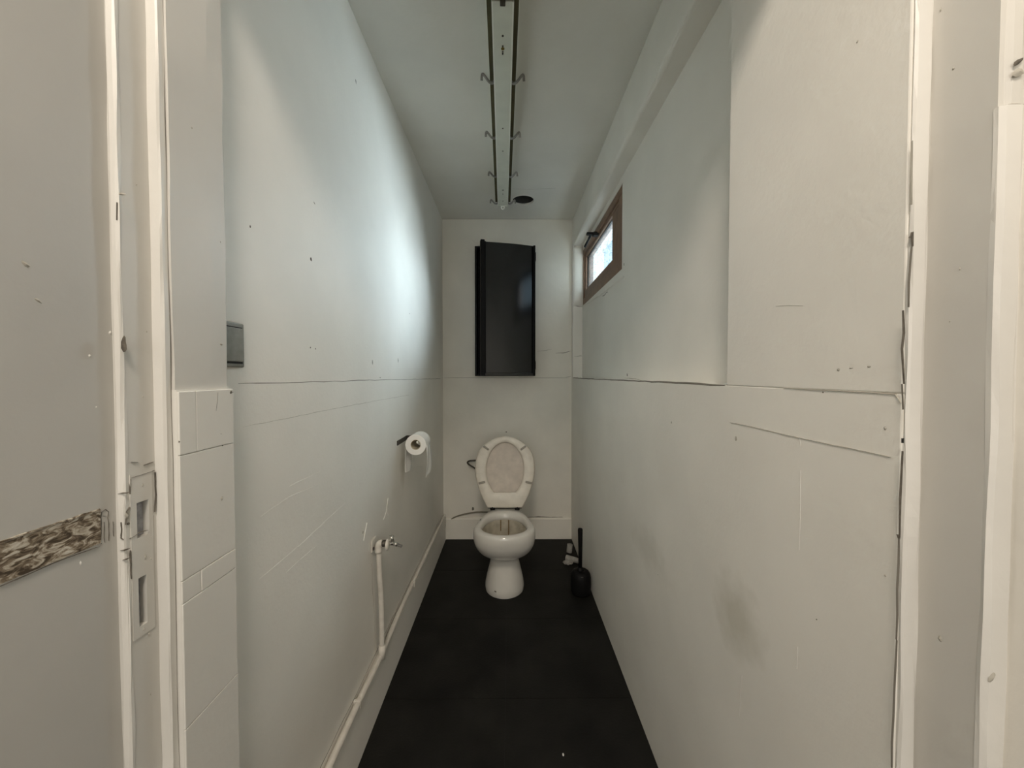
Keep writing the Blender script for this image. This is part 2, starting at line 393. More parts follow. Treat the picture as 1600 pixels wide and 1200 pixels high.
for (x, y, w, h) in ((223, 758, .004, .006), (227, 870, .004, .010), (236, 873, .003, .004), (225, 983, .004, .006), (233, 990, .003, .004), (199, 806, .006, .010), (201, 818, .004, .004)):
    chip(sp, PY(x, y), w, h, 'x+', 'crack_soft' if y != 818 else 'chip_dark')
for (x, y) in ((213, 288), (229, 518), (223, 620), (235, 1085)):
    chip(fl, at(x, y, 'X', XJ), .002, .004, 'x+', 'crack_soft')

bead = new('bead', wobble_prism([(-0.62, 0.4775), (-0.4975, 0.4775), (-0.4935, 0.4762), (-0.4885, 0.4770), (-0.4862, 0.4795), (-0.487, 0.483), (-0.62, 0.483)], 0, 2.70, 110, 0.0018, 9.0), 'paint_trim', fl)
chip(bead, at(192.5, 539, 'Y', .4755), .0085, .022, 'y-', 'chip_dark', n=14)
chip(bead, at(190, 303, 'Y', .4755), .010, .004, 'y-', 'crack_soft')
crack(bead, [at(182.5, 316, 'Y', .4765), at(182.5, 344, 'Y', .4765)], .0012, 'y-', 'chip_dark')
for a in ([(184, 772), (202, 769)], [(188, 861), (203, 857)], [(191, 875), (202, 872)], [(188, 840), (193, 843)], [(189, 816), (189, 842)]):
    crack(bead, [at(x, y, 'Y', .4757) for x, y in a], .0018, 'y-', 'chip_dark', step=.004)

XO = -0.4972
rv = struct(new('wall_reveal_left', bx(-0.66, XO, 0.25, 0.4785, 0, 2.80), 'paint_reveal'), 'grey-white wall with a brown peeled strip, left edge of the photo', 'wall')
sc0, sc1 = at(0, 850, 'X', XO), at(157, 853, 'X', XO)
bm = bmesh.new(); n = 34; rows = []
za, zb = 1.0885, 1.0455
for i in range(n + 1):
    y = 0.27 + (sc1.y - 0.27) * i / n
    r = [(XO - .001, za), (XO + .0011, za - .0006), (XO + .0008, (za + zb) / 2), (XO + .0011, zb + .0006), (XO - .001, zb)]
    rows.append([bm.verts.new((x, y, z + .0012 * noise.noise(Vector((y * 90, j * 5., 0))))) for j, (x, z) in enumerate(r)])
for a, b in zip(rows, rows[1:]):
    for k in range(4): bm.faces.new((a[k], a[k + 1], b[k + 1], b[k]))
scar = new('peeled_strip', bm, 'peeled_paint', rv)
for a in ([(158, 850), (158, 800), (165, 795), (169, 800), (170, 845)], [(176, 815), (178, 838)], [(160, 806), (166, 806)], [(163, 848), (163, 815)]):
    crack(rv, [at(x, y, 'X', XO) for x, y in a], .0022, 'x+', 'chip_dark', step=.006)
crack(rv, [at(0, 850, 'X', XO + .001), at(80, 822, 'X', XO + .001), at(156, 798.5, 'X', XO + .001)], .0014, 'x+', 'chip_dark', step=.012)
crack(rv, [at(0, 917, 'X', XO + .001), at(80, 882, 'X', XO + .001), at(156, 853, 'X', XO + .001)], .0012, 'x+', 'chip_dark', step=.012)
for (x, y, w, h) in ((140, 556, .004, .005), (172, 520, .005, .007), (40, 413, .012, .006), (150, 636, .002, .003), (126, 880, .003, .008), (60, 470, .010, .004)):
    chip(rv, at(x, y, 'X', XO), w, h, 'x+', 'paint_trim' if w < .006 else 'crack_soft', ang=-.6 if w > .008 else 0)

# ------------------------------------------------------------------ back wall
wb = struct(new('wall_back', bx(XL, XR + 0.2, YB, YB + 0.12, 0, ZC), 'paint_back'), 'off-white painted back wall behind the toilet', 'wall')
crack(wb, [at(693, 590.5, 'Y', YB), at(745, 590, 'Y', YB), at(840, 590.5, 'Y', YB), at(890, 590.5, 'Y', YB)], .006, 'y-', step=.05, jit=.2)
crack(wb, [at(839, 549, 'Y', YB), at(850, 548, 'Y', YB), at(862, 545, 'Y', YB)], .007, 'y-', 'crack_soft')
crack(wb, [at(868, 552, 'Y', YB), at(880, 551, 'Y', YB), at(892, 549, 'Y', YB)], .011, 'y-', 'crack')
crack(wb, [at(884, 590, 'Y', YB), at(892, 587, 'Y', YB)], .014, 'y-', 'crack')
chip(wb, at(791, 675, 'Y', YB), .012, .014, 'y-', 'chip_dark')
crack(wb, [at(738, 375, 'Y', YB), at(743, 380, 'Y', YB)], .006, 'y-', 'crack_soft')
chip(wb, at(739, 795, 'Y', YB), .030, .040, 'y-', 'crack', name='paint_chip', n=12)

# ------------------------------------------------------------------ right wall with the shallow niche and the window opening
XW = 0.70
WY0, WY1, WZ0, WZ1 = 1.832, 2.812, 1.762, 2.172       # window opening
NY0, NY1, NZ0, NZ1 = 0.8195, 2.8195, 1.2275, 2.206     # niche
bm = bmesh.new()
box(bm, XR, XW, 0.4505, YB, 0, NZ0)
box(bm, XR, XW, 0.4505, NY0, NZ0, ZC)
box(bm, XR, XW, NY1, YB, NZ0, ZC)
wr = struct(new('wall_right', bm, 'paint_right', bevel=0.002), 'off-white painted right wall with a shallow niche below the window', 'wall')
new('beam', bx(XR, XW, NY0, NY1, NZ1, ZC), 'paint_right', wr, bevel=0.014, seg=4, smooth=False)
bm = bmesh.new()
box(bm, XN, XW, NY0, NY1, NZ0, WZ0); box(bm, XN, XW, NY0, WY0, WZ0, NZ1); box(bm, XN, XW, WY1, NY1, WZ0, NZ1); box(bm, XN, XW, WY0, WY1, WZ1, NZ1)
new('niche_back', bm, 'paint_right', wr)
crack(wr, [(XR, 2.82, NZ0 + .001), (XR, 2.2, NZ0 - .001), (XR, 1.5, NZ0), (XR, .825, NZ0 - .001)], .0065, 'x-', 'crack', jit=.2, step=.06)
crack(wr, [at(1141, 660, 'X', XR), at(1195, 671, 'X', XR), at(1250, 685, 'X', XR), at(1330, 701, 'X', XR), at(1393, 714, 'X', XR)], .0022, 'x-', 'crack_soft', proud=.0012)
crack(wr, [at(1225, 606, 'X', XR), at(1300, 611, 'X', XR), at(1360, 613, 'X', XR), at(1400, 617, 'X', XR), at(1408, 630, 'X', XR)], .0020, 'x-', 'crack_soft', proud=.0012)
for a, w in (([(1251, 735), (1249, 860)], .0022), ([(1246, 1010), (1245, 1045)], .003), ([(1159, 1055), (1156, 1120)], .0022), ([(1212, 478), (1255, 477)], .0016), ([(1249, 684), (1251, 698)], .004)):
    crack(wr, [at(x, y, 'X', XR) for x, y in a], w, 'x-', 'paint_trim' if w != .0016 else 'crack_soft', name='paint_ridge', proud=.0005)
for (x, y, w, h) in ((1049, 660, .008, .012), (1150, 685, .010, .016), (1340, 65, .005, .005), (1286, 613, .003, .004), (1383, 669, .006, .007), (1383, 899, .004, .004), (1028, 898, .008, .004),
                     (1276, 968, .003, .003), (1310, 578, .008, .006), (1358, 573, .008, .004), (1330, 575, .010, .003)):
    chip(wr, at(x, y, 'X', XR), w, h, 'x-', 'crack_soft' if w > .003 else 'chip_dark')
chip(wr, at(980, 586, 'X', XN), .018, .022, 'x-', 'chip_dark')
crack(wr, [at(976, 590, 'X', XN), at(1003, 594, 'X', XN)], .006, 'x-', 'crack_soft')
chip(wr, at(975, 413, 'X', XN), .010, .022, 'x-', 'chip_dark')
crack(wr, [at(909, 479, 'X', XN), at(940, 460, 'X', XN), at(975, 432, 'X', XN)], .014, 'x-', 'paint_right', jit=.15, name='crumbled_plaster', proud=.005)
crack(wr, [at(941, 463, 'X', XN), at(950, 456, 'X', XN)], .010, 'x-', 'chip_dark')
crack(wr, [at(897, 478, 'Y', NY1), at(911, 478.5, 'Y', NY1)], .012, 'y-', 'chip_dark', step=.02)
crack(wr, [at(897, 557, 'Y', NY1), at(911, 556, 'Y', NY1)], .006, 'y-', 'crack', step=.02)
# far jamb of the niche carries a rounded plaster bead beside the window
bm = bmesh.new(); rings = []
for i in range(12):
    z = 1.765 + (2.2 - 1.765) * i / 11
    rings.append([(XR + .004 + .034 + .034 * math.cos(a), NY1 - .012 * math.sin(a) * min(1, .25 + i), z) for a in [PI * k / 10 for k in range(11)]])
loft(bm, rings); new('plaster_bulge', bm, 'paint_right', wr, smooth=True)

# right side of the doorway
fr = struct(new('trim_2', wobble_prism([(0.62, 0.4505), (0.62, 0.446), (0.4925, 0.446), (0.4895, 0.4445), (0.4765, 0.4450), (0.4738, 0.4475), (0.4745, 0.4508)], 0, 2.70, 110, 0.0022, 21.0), 'paint_trim'),
            'white painted bead with a ragged crack, right side of the doorway', 'door frame')
rp = lambda x, y: at(x, y, 'Y', .4445)
wx = lambda x, y: at(x, y, 'X', XR)
for a, w, m in (([(1425, 220), (1424, 320)], .0012, 'crack_soft'), ([(1422, 372), (1427, 362), (1425, 385)], .004, 'chip_dark'), ([(1424, 385), (1421, 440), (1420, 480)], .0016, 'crack'),
                ([(1411, 485), (1414, 520), (1411, 545), (1412, 600)], .003, 'chip_dark'), ([(1410, 600), (1411, 640)], .0016, 'crack'), ([(1410, 685), (1411, 692)], .006, 'black_gap'),
                ([(1411, 705), (1407, 780), (1405, 840)], .0024, 'chip_dark'), ([(1404, 835), (1404, 842)], .006, 'chip_dark'), ([(1405, 840), (1401, 1000)], .0020, 'crack'),
                ([(1401, 1000), (1393, 1200)], .0018, 'crack')):
    crack(fr, [at(x, y, 'Y', .4440) for x, y in a], w, 'y-', m, step=.03, jit=.3, proud=.001)
bm = bmesh.new()
new('rebate', bx(0.4925, 0.64, 0.384, 0.4465, 0, 2.70), 'paint_jamb', fr)
new('outer_bead', wobble_prism([(0.64, 0.386), (0.64, 0.3815), (0.5155, 0.3815), (0.5125, 0.3795), (0.4965, 0.3798), (0.4915, 0.3825), (0.4922, 0.387)], 0, 1.520, 70, 0.0018, 33.0), 'paint_trim', fr)
new('outer_bead', wobble_prism([(0.64, 0.386), (0.64, 0.3825), (0.5175, 0.3825), (0.512, 0.3815), (0.5035, 0.3822), (0.4985, 0.384), (0.495, 0.387)], 1.522, 2.70, 60, 0.0018, 35.0), 'paint_jamb', fr)
chip(fr, at(1592, 96, 'Y', .379), .012, .005, 'y-', 'chip_dark', ang=.7); chip(fr, at(1592, 112, 'Y', .379), .014, .009, 'y-', 'crack_soft', ang=.3)
for (x, y, w, h) in ((1490, 107, .004, .005), (1500, 420, .002, .005), (1484, 502, .002, .003), (1469, 998, .006, .010), (1470, 15, .003, .006)):
    chip(fr, at(x, y, 'X', .4925), w, h, 'x-', 'crack_soft')
chip(fr, at(1551, 1058, 'Y', .3795), .007, .014, 'y-', 'crack_soft', ang=-.4)
rr = struct(new('wall_reveal_right', bx(0.5165, 0.66, 0.25, 0.3825, 0, 2.80), 'paint_right'), 'pinkish-white wall at the right edge of the photo', 'wall')

# door head and the hall the photograph is taken from (lets the lamp light fall in as it does)
struct(new('trim_3', bx(-0.66, 0.66, 0.50, 0.633, 2.06, 2.80), 'hall_paint'), 'painted wall over the doorway above the frame', 'door head')
struct(new('wall_hall_left', bx(-1.72, -1.6, -2.6, 0.25, 0, 2.8), 'hall_paint'), 'hall wall behind the camera on its left', 'wall')
struct(new('wall_hall_right', bx(1.6, 1.72, -2.6, 0.25, 0, 2.8), 'hall_paint'), 'hall wall behind the camera on its right', 'wall')
struct(new('wall_hall_back', bx(-1.72, 1.72, -2.6, -2.5, 0, 2.8), 'hall_paint'), 'hall wall far behind the camera', 'wall')
bm = bmesh.new(); box(bm, -1.72, -0.66, 0.25, 0.35, 0, 2.8); box(bm, 0.66, 1.72, 0.25, 0.35, 0, 2.8); box(bm, 0.62, 0.72, 0.35, 0.62, 0, 2.8); box(bm, -0.72, -0.62, 0.35, 0.62, 0, 2.8)
struct(new('wall_hall_front', bm, 'hall_paint'), 'hall wall on both sides of the doorway', 'wall')
struct(new('ceiling_hall', bx(-1.72, 1.72, -2.6, 0.50, 2.7, 2.8), 'hall_paint'), 'hall ceiling over the camera', 'ceiling')
bm = bmesh.new(); box(bm, -0.70, XL - .12, 0.35, YB + .12, 0, 2.8); box(bm, XL - .12, XW, YB + .12, YB + .2, 0, 2.8); box(bm, XL - .12, XW, 0.633, YB + .12, 2.6, 2.8)
struct(new('wall_outer', bm, 'concrete'), 'outer shell around the narrow room', 'wall')

# ------------------------------------------------------------------ ceiling with the round vent hole
hc = at(817.5, 313, 'Z', ZC); HR = 0.070
bm = bmesh.new(); N = 48
ang = [2 * PI * k / N + PI / N for k in range(N)]
X0, X1, Y0, Y1 = XL - .12, XW, 0.633, YB + .12
def edge_pt(a):
    dx, dy = math.cos(a), math.sin(a)
    t = min([(X1 - hc.x) / dx if dx > 0 else (X0 - hc.x) / dx if dx < 0 else 9e9, (Y1 - hc.y) / dy if dy > 0 else (Y0 - hc.y) / dy if dy < 0 else 9e9])
    return (hc.x + dx * t, hc.y + dy * t, ZC)
angs = sorted(ang + [math.atan2(y - hc.y, x - hc.x) % (2 * PI) for x in (X0, X1) for y in (Y0, Y1)])
inner = [bm.verts.new((hc.x + HR * math.cos(a), hc.y + HR * math.sin(a), ZC)) for a in angs]
outer = [bm.verts.new(edge_pt(a)) for a in angs]
up_ = [bm.verts.new((v.co.x, v.co.y, ZC + .18)) for v in inner]
upo = [bm.verts.new((v.co.x, v.co.y, ZC + .18)) for v in outer]
m_ = len(angs)
for k in range(m_):
    j = (k + 1) % m_
    bm.faces.new((outer[k], outer[j], inner[j], inner[k])); bm.faces.new((inner[k], inner[j], up_[j], up_[k])); bm.faces.new((upo[k], upo[j], outer[j], outer[k])); bm.faces.new((up_[k], up_[j], upo[j], upo[k]))
ce = struct(new('ceiling', bm, 'paint_ceiling'), 'grey-white ceiling of the narrow room with a round vent hole', 'ceiling')
bm = bmesh.new()
lathe(bm, [(HR - .0005, .012), (HR - .0005, .17), (HR - .004, .17), (HR - .004, .012)], (hc.x, hc.y, ZC)); 
vp = empty('vent_pipe', (hc.x, hc.y, ZC)); tag(vp, 'dark round vent hole in the ceiling beside the light fixture end', 'vent')
bm.free(); bm = bmesh.new()
rings = [[(hc.x + r * math.cos(a), hc.y + r * math.sin(a), ZC + h) for a in [2 * PI * k / 32 for k in range(32)]] for r, h in ((HR - .0005, .010), (HR - .0005, .172), (HR - .004, .172), (HR - .004, .010), (HR - .0005, .010))]
loft(bm, rings, False, False); part('duct_wall', bm, 'duct', vp, smooth=True)
bm = bmesh.new(); lathe(bm, [(HR - .004, .165), (HR - .004, .172)], (hc.x, hc.y, ZC)); part('duct_end', bm, 'black_gap', vp)
rim = bmesh.new(); tube(rim, [(hc.x + (HR + .004) * math.cos(a), hc.y + (HR + .004) * math.sin(a), ZC) for a in [2 * PI * k / 40 for k in range(41)]], .0035, 6); part('rim', rim, 'paint_ceiling', vp, smooth=True)
crack(ce, [at(801, 295, 'Z', ZC), at(830, 296, 'Z', ZC), at(868, 294, 'Z', ZC)], .004, 'z-', 'crack_soft')
crack(ce, [at(692, 342, 'Z', ZC), at(780, 341.5, 'Z', ZC), at(890, 342, 'Z', ZC)], .004, 'z-', 'crack_soft', jit=.2)

# ------------------------------------------------------------------ baseboards
bm = bmesh.new()
loft(bm, [[(XL, y, 0), (XL + .022, y, 0), (XL + .016, y, .165), (XL + .010, y, .178), (XL, y, .180)] for y in (.640, 1.2, 1.9, YB)])
bl = struct(new('baseboard_left', bm, 'paint_left', bevel=.002), 'painted skirting along the left wall under the pipe', 'baseboard')
bm = bmesh.new()
loft(bm, [[(x, YB, 0), (x, YB - .024, 0), (x, YB - .018, .150), (x, YB - .010, .160), (x, YB, .162)] for x in (XL + .02, -.2, .2, XR)])
bb = struct(new('baseboard_back', bm, 'paint_back', bevel=.002), 'painted skirting along the back wall behind the toilet', 'baseboard')
crack(bb, [(.13, YB - .006, .160), (.25, YB - .006, .161), (.31, YB - .008, .157), (.40, YB - .006, .160), (.465, YB - .006, .145)], .010, 'y-', 'crack', jit=.35)
chip(bb, at(857, 831, 'Y', YB - .02), .014, .014, 'y-', 'chip_dark')

# ------------------------------------------------------------------ window
wn = empty('window_1', (XN, (WY0 + WY1) / 2, WZ0)); struct(wn, 'small brown-framed window high on the right wall', 'window')
def frame(y0, y1, z0, z1, x0, x1, wn_, wf, wt, wb_, nm, m, root, bev=.003):
    g = .0005
    part(nm + '_bottom_rail', bx(x0, x1, y0, y1, z0, z0 + wb_ - g), m, root, bevel=bev)
    part(nm + '_top_rail', bx(x0, x1, y0, y1, z1 - wt + g, z1), m, root, bevel=bev)
    part(nm + '_stile', bx(x0, x1, y0, y0 + wn_ - g, z0 + wb_, z1 - wt), m, root, bevel=bev)
    part(nm + '_stile', bx(x0, x1, y1 - wf + g, y1, z0 + wb_, z1 - wt), m, root, bevel=bev)
frame(WY0 + .001, WY1 - .001, WZ0 + .001, WZ1 - .001, XN + .002, XN + .075, .070, .022, .040, .050, 'frame', 'frame_brown', wn)
gy0, gy1, gz0, gz1 = 2.055, 2.768, 1.872, 2.112
frame(WY0 + .062, WY1 - .016, WZ0 + .040, WZ1 - .033, XN + .012, XN + .066, gy0 - WY0 - .062, WY1 - .016 - gy1, WZ1 - .033 - gz1, gz0 - WZ0 - .040, 'sash', 'frame_brown', wn)
part('pane', bx(XN + .036, XN + .040, gy0 - .008, gy1 + .008, gz0 - .008, gz1 + .008), 'patterned_glass', wn)
frame(gy0, gy1, gz0, gz1, XN + .026, XN + .036, .006, .006, .006, .006, 'gasket', 'frame_gasket', wn, bev=0)
hy = at(926, 357, 'X', .52).y
hd = part('handle', bx(XN - .022, XN + .014, hy - .02, hy + .02, 2.118, 2.140), 'black_plastic', wn, bevel=.003)
part('lever', bar((XN - .030, hy + .015, 2.133), (XN - .058, hy + .075, 2.075), .012, .010), 'black_plastic', wn, bevel=.002)
part('lever_arm', bx(XN - .060, XN - .018, hy - .010, hy + .018, 2.127, 2.141), 'black_metal', wn, bevel=.003)

# ------------------------------------------------------------------ toilet
TX = -0.0285
tl = empty('toilet', (TX, 2.2, 0)); tag(tl, 'white ceramic toilet with seat and lid raised against the back wall', 'toilet')
def egg(z, yf, yb, hw, n=48, ym=None, be=2.6, taper=0.0):
    ym = ym if ym is not None else yf + hw * 1.0
    out = []
    for k in range(n):
        a = 2 * PI * k / n; c, s = math.cos(a), math.sin(a)
        if s <= 0: x, y = hw * c, ym + (ym - yf) * s
        else:
            x = hw * math.copysign(abs(c) ** (2 / be), c) * (1 - taper * s ** (2 / be)); y = ym + (yb - ym) * s ** (2 / be)
        out.append((TX + x, y, z))
    return out
def chaikin(sec, it=2):
    for _ in range(it):
        n = [sec[0]]
        for a, b in zip(sec, sec[1:]):
            n.append(tuple(p * .75 + q * .25 for p, q in zip(a, b))); n.append(tuple(p * .25 + q * .75 for p, q in zip(a, b)))
        sec = n + [sec[-1]]
    return sec
sec = chaikin([  # z, front y, back y, half width, ym, taper
    (.0, 2.078, 2.41, .112, 2.20, .15), (.03, 2.073, 2.41, .1155, 2.20, .15), (.09, 2.088, 2.41, .103, 2.20, .15), (.15, 2.104, 2.40, .087, 2.20, .15), (.195, 2.112, 2.40, .080, 2.20, .15),
    (.212, 2.088, 2.40, .100, 2.18, .15), (.245, 2.020, 2.40, .143, 2.14, .22), (.30, 1.972, 2.405, .168, 2.11, .28), (.345, 1.955, 2.41, .1745, 2.10, .30), (.375, 1.952, 2.415, .1745, 2.10, .30), (.395, 1.957, 2.415, .170, 2.10, .30), (.4005, 1.968, 2.412, .160, 2.105, .30)])
rings = [egg(z, yf, yb, hw, ym=ym, taper=t) for z, yf, yb, hw, ym, t in sec]
inn = chaikin([(.4005, 1.985, 2.34, .140, 2.11, .12), (.394, 1.994, 2.318, .128, 2.11, .05), (.372, 2.000, 2.308, .122, 2.12, .05), (.358, 1.992, 2.312, .128, 2.12, .05)], 2)
inn_r = [egg(z, yf, yb, hw, ym=ym, be=2.2, taper=t) for z, yf, yb, hw, ym, t in inn]
bm = bmesh.new(); loft(bm, rings + inn_r, True, False)
part('pan', bm, 'ceramic', tl, smooth=True)
bm = bmesh.new(); bw = chaikin([(.359, 1.988, 2.316, .131, 2.12, .05), (.30, 1.995, 2.31, .125, 2.13, .05), (.25, 2.03, 2.30, .10, 2.15, .05), (.222, 2.09, 2.28, .06, 2.18, .05), (.214, 2.13, 2.25, .03, 2.19, .0)], 1)
loft(bm, [egg(z, yf, yb, hw, ym=ym, be=2.2, taper=t) for z, yf, yb, hw, ym, t in bw], False, True); part('bowl_inside', bm, 'ceramic_inner', tl, smooth=True)
part('limescale_streak', bx(TX + .020, TX + .027, 2.300, 2.3115, .26, .357), 'limescale', tl, bevel=.002)
part('limescale_streak', bx(TX - .028, TX - .022, 2.303, 2.3125, .29, .357), 'limescale', tl, bevel=.002)
bm = bmesh.new(); tube(bm, [(TX, 2.38, .13), (TX, 2.868, .16)], .052, 24); part('outlet_pipe', bm, 'ceramic', tl, smooth=True)
bm = bmesh.new(); tube(bm, smoothline([(TX, 2.40, .34), (TX, 2.52, .34), (TX, 2.57, .37), (TX, 2.58, .44), (TX, 2.585, .62), (TX, 2.61, .67), (TX, 2.68, .69), (TX, 2.868, .69)], 5), .019, 16); part('flush_pipe', bm, 'ceramic', tl, smooth=True)
chip_o = chip(None, (0, 0, 0), .016, .006, 'y-', 'chip_dark', ang=-.45); cp = at(774, 924, 'Y', 2.085); chip_o.location = cp
chip_o.parent = tl; chip_o.matrix_parent_inverse = Matrix.Translation(-tl.location); chip_o.location = (cp.x, 2.083, cp.z)
d = at(751, 812, 'Z', .402); part('fixing_hole', lathe(bmesh.new(), [(.004, -.002), (.004, .0004)], d, n=10), 'black_gap', tl)
# seat and lid, raised; local (u, v, w): u across, v up along the lid, w towards the camera
HY, HZ, TH = 2.372, 0.418, math.radians(10)
def lidpt(u, v, w): return Vector((TX + u, HY + v * math.sin(TH) - w * math.cos(TH), HZ + v * math.cos(TH) + w * math.sin(TH)))
prof = [(0, .110), (.012, .119), (.03, .131), (.06, .147), (.11, .167), (.16, .1825), (.21, .191), (.25, .1915), (.30, .186), (.345, .170), (.378, .144), (.405, .110), (.425, .074), (.437, .038), (.441, .0)]
def outline(scale=0.0, k=6):
    pp = smoothline([(h, v, 0) for v, h in prof], 3)
    right = [(max(p.x - scale, 0), p.y - (scale * .9 if p.y > .42 else 0)) for p in pp]
    left = [(-u, v) for u, v in right[::-1][1:]]
    return right + left
OUT = outline()
cu, cv = 0.0, 0.226
def ring_in(a_u, a_v, n):
    res = []
    for (u, v) in OUT:
        t = math.atan2((v - cv) / a_v, u / a_u); res.append((a_u * math.cos(t), cv + .004 + a_v * math.sin(t)))
    return res
def shrink(o, s): return [(cu + (u - cu) * s, cv + (v - cv) * s) for u, v in o]
bm = bmesh.new()
loft(bm, [[lidpt(u, v, w) for u, v in shrink(OUT, s)] for s, w in ((.97, -.012), (1.0, -.008), (1.0, .000), (.985, .003))]); part('lid', bm, 'lid_plastic', tl, smooth=False, bevel=.001)
inn_ = ring_in(.121, .170, 0)
mid = [((a[0] + b[0]) / 2, (a[1] + b[1]) / 2) for a, b in zip(OUT, inn_)]
def lerp_ring(t): return [(a[0] * (1 - t) + b[0] * t, a[1] * (1 - t) + b[1] * t) for a, b in zip(OUT, inn_)]
bm = bmesh.new()
prf = [(.00, .006), (.0, .014), (.04, .020), (.12, .0235), (.5, .0245), (.86, .0235), (.96, .020), (1.0, .014), (1.0, .006)]
loft(bm, [[lidpt(u * .985, v + (-.006 if v < .02 else 0), w) for u, v in lerp_ring(t)] for t, w in prf] + [[lidpt(u * .985, v, .006) for u, v in lerp_ring(0)]], False, False)
bmesh.ops.remove_doubles(bm, verts=bm.verts, dist=1e-6)
seat = part('seat', bm, 'seat_plastic', tl, smooth=True)
for (u, v, a) in ((-.121, .366, -.62), (.117, .366, .62), (-.146, .150, .22), (.150, .150, -.22)):
    du, dv = math.cos(a) * .021, math.sin(a) * .021
    p, q = lidpt(u - du, v - dv, .0255), lidpt(u + du, v + dv, .0255)
    part('bumper', bar(p, q, .013, .011, up=lidpt(0, 0, 1) - lidpt(0, 0, 0)), 'bumper_rubber', tl, bevel=.003)
for s in (-1, 1):
    c = lidpt(s * .078, -.006, .004)
    hg = part('hinge', bar(c + Vector((0, -.014, -.004)), c + Vector((0, .02, -.004)), .030, .022), 'black_plastic', tl, bevel=.005, seg=3)
    part('hinge_pin', bar(c + Vector((0, -.012, .004)), c + Vector((0, -.012, .022)), .006, .008, up=(0, 1, 0)), 'black_plastic', tl)
part('hinge_rod', tb([lidpt(-.105, -.006, .004), lidpt(.105, -.006, .004)], .006, 10), 'black_plastic', tl, smooth=True)

# bent supply pipe beside the raised lid
ft = empty('supply_pipe', (-.25, YB, .6)); tag(ft, 'bent brass pipe on the back wall, left of the raised toilet lid', 'pipe')
q = lambda x, y: at(x, y, 'Y', YB - .035)
a, b, c, d_ = q(748, 719), q(732, 721), q(731, 724), q(746, 735)
part('bend', tb(smoothline([Vector((a.x, YB, a.z)), Vector((a.x + .005, YB - .03, a.z)), q(741, 719.5), q(734, 720), q(730.5, 722.5), q(733, 726), q(741, 731), d_, d_ + Vector((.03, .03, -.012))], 5), .0062, 10), 'dark_steel', ft, smooth=True)
part('wall_flange', lathe(bmesh.new(), [(.016, -.004), (.012, -.008)], (a.x, YB, a.z), 'Y', 16), 'dark_steel', ft)

# ------------------------------------------------------------------ toilet brush
bc = at(907.5, 921, 'Z', 0); BX, BY = 0.4085, 2.135
br = empty('toilet_brush', (BX, BY, 0)); tag(br, 'black toilet brush standing in its round black holder by the right wall', 'toilet brush')
part('holder', lathe(bmesh.new(), [(.048, 0), (.053, .003), (.057, .02), (.0585, .06), (.0575, .095), (.053, .115), (.044, .128), (.030, .133), (.017, .134), (.016, .128)], (BX, BY, 0), n=40), 'black_plastic', br, smooth=True)
part('collar', lathe(bmesh.new(), [(.021, .128), (.021, .139), (.015, .144), (.0125, .150)], (BX - .003, BY, 0), n=24), 'black_plastic', br, smooth=True)
part('handle', tb([(BX - .003, BY, .13), (BX - .003, BY, .25), (BX - .004, BY, .366), (BX - .004, BY, .373)], [.0105, .0115, .0138, .0115], 20), 'black_plastic', br, smooth=True)
part('brush_head', lathe(bmesh.new(), [(.012, .02), (.034, .03), (.036, .09), (.014, .12)], (BX, BY, 0), n=24), 'black_plastic', br, smooth=True)
part('mould_mark', bx(BX - .008, BX + .004, BY - .0525, BY - .0505, .117, .1195), 'steel', br)

# ------------------------------------------------------------------ litter on the floor by the brush
def roll(bm, c, ax, L, ro, ri, n=24):
    ax = Vector(ax).normalized(); ref = Vector((0, 0, 1)) if abs(ax.z) < .9 else Vector((1, 0, 0)); u = (ref - ax * ref.dot(ax)).normalized(); w = ax.cross(u)
    rg = lambda r, t: [Vector(c) + ax * t + (u * math.cos(a) + w * math.sin(a)) * r for a in [2 * PI * k / n for k in range(n)]]
    loft(bm, [rg(ro, -L / 2), rg(ro, L / 2), rg(ri, L / 2), rg(ri, -L / 2), rg(ro, -L / 2)], False, False); bmesh.ops.remove_doubles(bm, verts=bm.verts, dist=1e-6); return bm
c = at(895, 876, 'Z', .02)
tag(new('cardboard_tube', roll(bmesh.new(), (c.x + .004, c.y + .02, .0185), (.85, -.55, 0), .095, .018, .0165), 'cardboard_pale', smooth=False), 'pale empty paper tube lying on the floor behind the toilet brush', 'tube')
c2 = at(891, 866, 'Z', 0)
tag(new('cardboard_tube', roll(bmesh.new(), (c2.x, c2.y + .03, .0285), (.1, .1, 1), .055, .019, .0175), 'cardboard_pale', smooth=False), 'short pale paper tube standing upright in the right floor corner', 'tube')
c3 = at(888, 881, 'Z', 0)
bm = bmesh.new(); bmesh.ops.create_icosphere(bm, subdivisions=3, radius=1)
for v in bm.verts:
    k = 1 + .45 * noise.noise(v.co * 2.2) + .25 * noise.noise(v.co * 5)
    v.co = Vector((c3.x + v.co.x * .030 * k, c3.y + v.co.y * .022 * k, max(0.0005, .010 + v.co.z * .013 * k)))
tag(new('paper_scrap', bm, 'cardboard_pale'), 'small crumpled paper scrap on the floor near the toilet brush', 'paper')
c4 = at(880, 1180, 'Z', 0)
bm = bmesh.new(); bmesh.ops.create_icosphere(bm, subdivisions=2, radius=1)
for v in bm.verts: v.co = Vector((c4.x + v.co.x * .003, c4.y + v.co.y * .005, max(.0003, .002 + v.co.z * .003 * (1 + noise.noise(v.co * 3)))))
tag(new('paint_flake', bm, 'tissue'), 'tiny white flake lying on the dark floor near the camera', 'flake')

